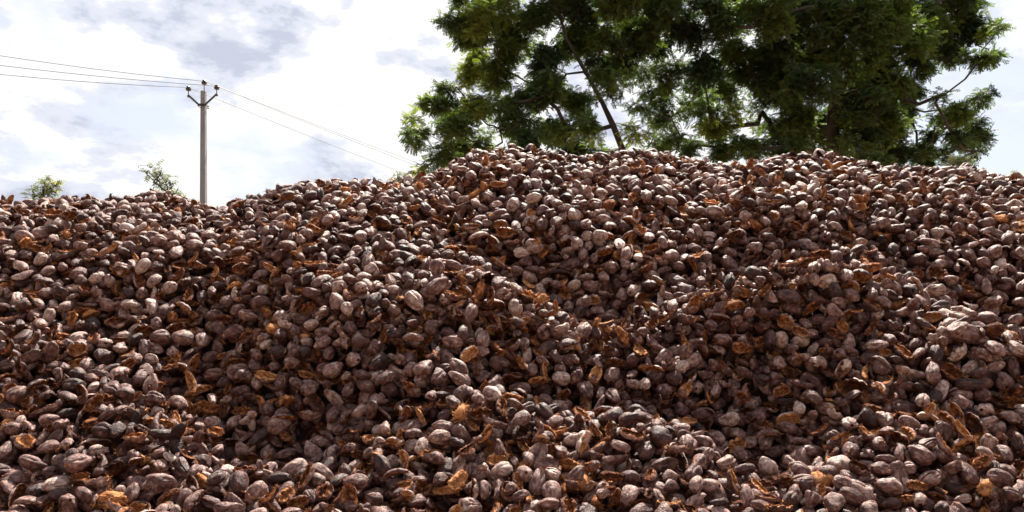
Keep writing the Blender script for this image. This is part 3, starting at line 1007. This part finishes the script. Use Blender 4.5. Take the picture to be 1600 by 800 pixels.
def gen_tree(name, label, cat, base, trunk_pts, clumps, depth0, depth_r, sprigs, ng, dens, trunk_r, seed, nk, size=(.8, 1.25), group=None, fill=.5, foliage='foliage', zs=.85, tone_mu=.38):
    """trunk_pts: world points; clumps: (u, v, r px, depth offset or None)"""
    rr = random.Random(seed)
    root = link(name, None)
    root.location = base
    tag(root, label, cat, group)
    inv = -Vector(base)
    # centres
    cs = []
    for c in clumps:
        u, v, r = c[:3]
        D = depth0 + (c[3] if len(c) > 3 and c[3] is not None else rr.uniform(-depth_r, depth_r))
        ax = Vector((rr.uniform(-1, 1), rr.uniform(-.6, .6), rr.uniform(-.5, .9))).normalized()
        cs.append((at(u, v, D), r * D / F_PX, ax, c[4] if len(c) > 4 else 1.0))
    nodes = []           # (pos, parent, weight)
    for i, p in enumerate(trunk_pts):
        nodes.append([Vector(p), i - 1, 0.0])
    ntr = len(nodes)
    tip = nodes[-1][0]
    order = sorted(range(len(cs)), key=lambda i: min((cs[i][0] - nodes[k][0]).length for k in range(ntr)))
    for i in order:
        c, r = cs[i][:2]
        best, bd = None, 1e9
        for k, nd in enumerate(nodes):
            if k == 0: continue
            dv = c - nd[0]
            d = dv.length + (1.2 * max(0, -dv.z)) + (0.0 if k < ntr else .35)
            if d < bd: best, bd = k, d
        p0 = nodes[best][0]
        prev = best
        n = max(2, int((c - p0).length / .7))
        bend = Vector((rr.gauss(0, 1), rr.gauss(0, 1), rr.gauss(0, .5))) * (c - p0).length * .10
        for s in range(1, n + 1):
            t = s / n
            q = p0.lerp(c, t) + bend * math.sin(t * PI) + Vector((rr.gauss(0, .05), rr.gauss(0, .05), rr.gauss(0, .05)))
            q.z -= .12 * (c - p0).length * math.sin(t * PI) * .5
            nodes.append([q, prev, 0.0]); prev = len(nodes) - 1
        nodes[prev][2] += 1.0
        # twigs reaching out inside the clump
        for _ in range(5):
            dv = Vector((rr.gauss(0, 1), rr.gauss(0, 1), rr.gauss(0, .8))).normalized() * r * rr.uniform(.6, .95)
            a = len(nodes); nodes.append([nodes[prev][0] + dv * .5 + Vector((0, 0, .05)), prev, 0.0]); nodes.append([nodes[prev][0] + dv, a, .12])
    for k in range(len(nodes) - 1, 0, -1):
        if nodes[k][1] >= 0: nodes[nodes[k][1]][2] += nodes[k][2]
    wmax = max(nodes[1][2], 1e-3)
    rad = [max(trunk_r * (nd[2] / wmax) ** .5, .009) for nd in nodes]
    for i in range(ntr): rad[i] = max(rad[i], trunk_r * (1 - .75 * i / ntr))
    rad[0] = trunk_r * 1.25
    tm = MB()
    tm.tube([nodes[i][0] + inv for i in range(ntr)], rad[:ntr], n=12)
    link('trunk', tm.mesh('trunk', [M_BARK]), root)
    kids = {}
    for k, nd in enumerate(nodes): kids.setdefault(nd[1], []).append(k)
    # big limbs are parts of their own, thin twigs are joined
    used = set(range(ntr))
    twigs = MB()

    def walk(start, par, out):
        pts = [nodes[par][0] + inv, nodes[start][0] + inv]; rs = [min(rad[start] * 1.15, rad[par]), rad[start]]
        cur = start; used.add(start)
        while True:
            ch = [k for k in kids.get(cur, []) if k not in used]
            if not ch: break
            ch.sort(key=lambda k: -nodes[k][2])
            nx = ch[0]; used.add(nx)
            pts.append(nodes[nx][0] + inv); rs.append(rad[nx])
            for o_ in ch[1:]: stack.append((o_, cur))
            cur = nx
        out.append((pts, rs))
    stack = [(k, i) for i in range(ntr) for k in kids.get(i, []) if k >= ntr]
    runs = []
    while stack:
        st, pa = stack.pop()
        if st in used: continue
        walk(st, pa, runs)
    for pts, rs in runs:
        if rs[0] > .05:
            b = MB(); b.tube(pts, rs, n=8); link('limb', b.mesh('limb', [M_BARK]), root)
        else:
            twigs.tube(pts, rs, n=4, cap=False)
    if twigs.v:
        tw = link('twigs', twigs.mesh('twigs', [M_BARK]), root); tw['kind'] = 'stuff'
    # leaves
    P, K, Tn, S, C = [], [], [], [], []
    for c, r, ax, dn in cs:
        n = int(dens * r * r * 4 * dn)
        ct = rr.gauss(tone_mu, .2)
        # each clump is itself a handful of smaller tufts
        tufts = []
        for _ in range(max(4, int(7 * r * r + 5))):
            dv = Vector((rr.gauss(0, 1), rr.gauss(0, 1), rr.gauss(0, .85))).normalized() * r * rr.uniform(.2, .95)
            dv = dv * .88 + ax * ax.dot(dv) * rr.uniform(.1, .5)
            tufts.append((c + dv, r * rr.uniform(.3, .55), rr.gauss(0, .12)))
        for _ in range(n):
            tp, tr, tt = rr.choice(tufts)
            dv = Vector([max(-1.7, min(1.7, rr.gauss(0, 1))) for _ in range(3)]) * tr * .46
            dv.z *= zs
            if (tp + dv - c).length > 1.12 * r + .05: continue
            P.append(tuple(tp + dv + inv)); K.append(rr.randrange(nk))
            Tn.append((rr.gauss(0, .5), rr.gauss(0, .5), rr.uniform(0, 2 * PI))); S.append((rr.uniform(*size),) * 3)
            C.append(min(max(ct + tt + rr.gauss(0, .1), 0), 1))
    f = points_object(foliage, P, K, Tn, S, {'tone': C, 'fresh': C}, ng, root)
    f['kind'] = 'stuff'
    print(name, len(P), 'sprigs', len(runs), 'limbs')
    return root


sp = [sprig_mesh(s, 14, .085, .017, .30, .8, M_LEAF) for s in (1, 2, 3)]
ng_leaf = instance_nodes('leaf_copies', sp)
sp2 = [sprig_mesh(s, 8, .10, .022, .22, .5, M_LEAF2, 3) for s in (4, 5)]
ng_leaf2 = instance_nodes('sapling_leaf_copies', sp2)

LT = [(760, 10, 48), (735, 60, 36), (712, 38, 20), (800, 55, 46), (850, 20, 42), (905, 20, 46), (960, 5, 42), (790, 110, 44), (850, 95, 38), (900, 70, 40),
      (745, 105, 34), (945, 65, 34), (735, 165, 36), (690, 165, 28), (668, 162, 20), (700, 138, 16), (650, 208, 22), (640, 212, 12), (705, 205, 36), (690, 240, 26),
      (735, 232, 34), (795, 165, 34), (845, 150, 36), (820, 225, 26), (860, 205, 34), (895, 170, 34), (895, 232, 28), (770, 245, 26), (930, 118, 28),
      (920, 205, 22), (985, 198, 10), (970, 98, 26), (1000, 40, 40), (665, 262, 10), (655, 268, 8),
      (780, 205, 36, None, .3), (880, 200, 36, None, .35), (955, 130, 36, None, .4), (985, 215, 26, None, .3), (860, 130, 40, None, .5), (930, 235, 24, None, .5), (645, 190, 20, None, .4), (810, 190, 40, None, .4),
      (780, -50, 55), (850, -60, 55), (920, -50, 55), (860, -115, 55), (990, -50, 50), (730, -20, 30)]
TB = at(1003, 560, 25.5); TB.z = 0
gen_tree('broadleaf_tree', 'left tree with a slanting bare limb, its crown reaching down to the heap peak', 'tree', TB,
         [TB, at(1000, 400, 25.5), at(985, 280, 25.5), at(972, 232, 25.5), at(958, 196, 25.6), at(940, 158, 25.7), at(915, 112, 25.8), at(885, 60, 25.8), at(865, -10, 25.8), at(860, -80, 25.8)],
         LT, 25.8, 1.8, sp, ng_leaf, 78, .10, 3, 3, group='trees behind the heap', tone_mu=.5)

RT = []
for (u, v, r) in [(1000, 60, 36), (1040, 20, 40), (1045, 70, 36), (1090, 50, 40), (1110, 10, 40), (1150, 85, 36), (1095, 105, 36), (1050, 120, 26), (1025, 150, 20), (1130, 140, 36),
                  (1120, 200, 34), (1130, 235, 28), (1085, 232, 18), (1030, 195, 16), (1035, 232, 14), (1165, 10, 36), (1200, 20, 44), (1210, 75, 44), (1180, 125, 34), (1165, 225, 26),
                  (1225, 130, 42), (1240, 30, 46), (1260, 80, 46), (1290, 20, 48), (1240, 185, 40), (1275, 140, 44), (1225, 225, 34), (1280, 200, 42), (1300, 240, 32), (1320, 90, 46),
                  (1330, 150, 44), (1340, 30, 48), (1335, 200, 34), (1370, 95, 44), (1375, 150, 42), (1385, 205, 40), (1385, 35, 46), (1400, 245, 34), (1350, 248, 26), (1415, 175, 26),
                  (1410, 130, 28), (1430, 70, 38), (1435, 20, 42), (1470, 45, 38), (1500, 20, 32), (1480, 85, 32), (1515, 60, 28), (1550, 40, 18), (1565, 42, 9), (1530, 92, 22), (1556, 88, 13),
                  (1440, 105, 26), (1435, 235, 24), (1450, 255, 18), (1500, 182, 24), (1530, 155, 15), (1540, 148, 10), (1480, 178, 14), (1520, 205, 24), (1532, 212, 17), (1502, 225, 14), (1525, 238, 10),
                  (1505, 252, 10), (1490, 212, 16), (1455, 212, 14),
                  (1050, -30, 50), (1130, -40, 55), (1210, -45, 60), (1290, -50, 60), (1370, -40, 60), (1440, -30, 50), (1500, -15, 30), (1180, -110, 60), (1270, -130, 70), (1360, -110, 60), (1270, -200, 60)]:
    RT.append((u, v, r))
THIN = [(1010, 110, 40), (1075, 170, 42), (1110, 165, 30), (1060, 215, 36), (1190, 175, 34), (1000, 165, 26), (1200, 210, 26), (1090, 140, 30), (1150, 45, 30), (1340, 235, 30), (1020, 225, 22), (1175, 240, 24), (1470, 150, 18), (1465, 195, 22), (1470, 240, 22)]
RT += [(u, v, r, None, .33) for (u, v, r) in THIN]
RT += [(u + 12, v + 9, r * .8) for (u, v, r) in [q[:3] for q in RT[16:44:2]]]
TB2 = at(1300, 560, 27.5); TB2.z = 0
gen_tree('broadleaf_tree', 'big dense dark tree with a wide crown, right of the slanting limbed tree', 'tree', TB2,
         [TB2, at(1303, 400, 27.5), at(1306, 280, 27.5), at(1300, 200, 27.5), at(1308, 130, 27.5), at(1310, 60, 27.5), at(1306, 0, 27.5), at(1290, -80, 27.5), at(1280, -140, 27.5)],
         RT, 27.5, 2.6, sp, ng_leaf, 84, .24, 8, 3, group='trees behind the heap', tone_mu=.42)


def sapling(label, tip, D, clumps, seed, dens=60, size=(.5, .8), lean=0.0, tone=.6):
    b = at(tip[0] + lean, 560, D); b.z = 0
    top = at(tip[0], tip[1], D)
    tr = [b, b.lerp(top, .35), b.lerp(top, .7) + Vector((.03, 0, 0)), top]
    gen_tree('sapling', label, 'sapling', b, tr, clumps, D, .15, sp2, ng_leaf2, dens, .03, seed, 2, size=size, group='saplings behind the heap', tone_mu=tone)


sapling('small bushy green sapling top over the crest near the left edge', (68, 300), 16.5, [(68, 296, 14), (80, 288, 12), (56, 302, 11), (70, 310, 14), (86, 292, 7), (48, 306, 6)], 21, dens=80)
sapling('leaning feathery sapling top over the crest just left of the pole', (262, 300), 16.0, [(236, 268, 9), (244, 274, 11), (252, 286, 10), (262, 294, 10), (262, 276, 7), (268, 302, 11), (282, 308, 9)], 22, dens=75)
sapling('pale green low shrub top at the left foot of the left tree', (622, 284), 20, [(612, 282, 9), (625, 278, 9), (636, 276, 9), (646, 272, 8)], 23, dens=80, tone=.95)
sapling('light green shrub top under the right end of the right tree', (1500, 262), 21, [(1494, 256, 12), (1510, 254, 10), (1480, 258, 10)], 24, dens=90, tone=.8)
sapling('tiny pale shrub top over the crest at the right edge', (1586, 282), 20, [(1584, 278, 7), (1590, 281, 6)], 25, dens=90, tone=.7)

# ------------------------------------------------------------------ pole and wires
PD = 25.0
top = at(318, 143, PD)
px0, ptop = top.x, top.z
pole = link('utility_pole', None)
pole.location = (px0, PD, 0)
tag(pole, 'grey concrete power pole with a V shaped steel arm behind the heap', 'utility pole')
pm = MB()
# tapering concrete post with chamfered corners
prof = []
for z, w, d in ((-.3, .115, .145), (2.5, .103, .13), (5, .092, .115), (7.5, .078, .10), (ptop, .066, .09)):
    ch = .018
    prof.append([(w, d - ch), (w - ch, d), (-w + ch, d), (-w, d - ch), (-w, -d + ch), (-w + ch, -d), (w - ch, -d), (w, -d + ch)])
    for (x, y) in prof[-1]: pm.v.append((x, y, z))
for i in range(4):
    for k in range(8):
        k2 = (k + 1) % 8
        pm.f.append((i * 8 + k2, i * 8 + k, (i + 1) * 8 + k, (i + 1) * 8 + k2)); pm.m.append(0)
pm.f.append(tuple(reversed(range(32, 40)))); pm.m.append(0)
link('post', pm.mesh('post', [M_CONC], smooth=False), pole)


def loc(u, v, dy=0.0):
    p = at(u, v, PD)
    return Vector((p.x - px0, dy, p.z))


YA = -.13
apex = loc(318, 166, YA)
for (ux, vx) in ((297, 151), (341, 149)):
    b = MB()
    e = loc(ux, vx, YA)
    sgn = 1 if ux > 318 else -1
    # flat angle iron: web and flange
    d = (e - (apex + Vector((sgn * .07, 0, 0)))).normalized()
    nrm = Vector((0, 1, 0)); up = nrm.cross(d).normalized()
    st = apex + Vector((sgn * .09, 0, 0))
    for (o1, o2, w1, w2) in ((0, 0, .03, .004), (-.026, .022, .004, .025)):
        vs = []
        for p in (st, e):
            for (i, j) in ((-1, -1), (1, -1), (1, 1), (-1, 1)):
                vs.append(tuple(p + up * (o1 + i * w1) + nrm * (o2 + j * w2)))
        b.add(vs, [(0, 1, 2, 3), (7, 6, 5, 4), (0, 4, 5, 1), (1, 5, 6, 2), (2, 6, 7, 3), (3, 7, 4, 0)])
    b.tube([e + Vector((0, -.02, -.03)), e + Vector((0, .03, -.03))], .035, n=10)
    link('cross_arm', b.mesh('cross_arm', [M_STEEL], smooth=False), pole)
b = MB()
# clamp round the post
for dz in (-.03, .03):
    ring = [Vector((.13, -.15, 0)), Vector((-.13, -.15, 0)), Vector((-.13, .13, 0)), Vector((.13, .13, 0)), Vector((.13, -.15, 0))]
    b.tube([p * .95 + Vector((0, 0, apex.z + dz)) for p in ring], .012, n=5)
b.add([(-.13, -.135, apex.z - .03), (.13, -.135, apex.z - .03), (.13, -.115, apex.z - .03), (-.13, -.115, apex.z - .03),
       (-.13, -.135, apex.z + .03), (.13, -.135, apex.z + .03), (.13, -.115, apex.z + .03), (-.13, -.115, apex.z + .03)],
      [(0, 3, 2, 1), (4, 5, 6, 7), (0, 1, 5, 4), (1, 2, 6, 5), (2, 3, 7, 6), (3, 0, 4, 7)])
link('clamp', b.mesh('clamp', [M_STEEL], smooth=False), pole)
ATT = []
for (ux, vi_, vb, dy) in ((319, 129, 146, 0.0), (297, 141, 151, YA), (341, 139, 150, YA)):
    q0, q1 = loc(ux, vb, dy), loc(ux, vi_, dy)
    b = MB(); b.tube([q0 - Vector((0, 0, .05)), q1], .014, n=8)
    pin = link('insulator_pin', b.mesh('insulator_pin', [M_STEEL]), pole)
    b = MB()
    b.lathe([(.03, -.06), (.075, -.055), (.08, -.04), (.05, -.03), (.085, -.01), (.09, .005), (.06, .02), (.045, .035), (.06, .05), (.055, .065), (.02, .075)], n=18, org=tuple(q1))
    link('insulator', b.mesh('insulator', [M_PORC]), pole)
    ATT.append(q1 + Vector((px0, PD, .045)))


def wire(label, a, left, right):
    """left: point well outside the frame; right: far pole; each span sags a little"""
    m = MB()
    pts = []
    for k in range(25):
        t = k / 24
        p = left.lerp(a, t); p.z -= .10 * 4 * t * (1 - t); pts.append(p)
    for k in range(1, 41):
        t = k / 40
        p = a.lerp(right, t); p.z -= .55 * 4 * t * (1 - t); pts.append(p)
    m.tube(pts, .009, n=5)
    o = link('power_line', m.mesh('power_line', [M_WIRE]))
    tag(o, label, 'power line', 'power lines on the pole')


def ext(a, u, v, D, k=1.5):
    p = at(u, v, D)
    return a.lerp(p, k)


wire('highest power line, over the tip of the pole', ATT[0], ext(ATT[0], 0, 82, 22.0), at(1100, 397, 75))
wire('middle power line, held by the right arm of the pole', ATT[2], ext(ATT[2], 0, 97, 21.8), at(1107, 411, 75))
wire('lowest power line, held by the left arm of the pole', ATT[1], ext(ATT[1], 0, 111, 21.6), at(1090, 424, 75))
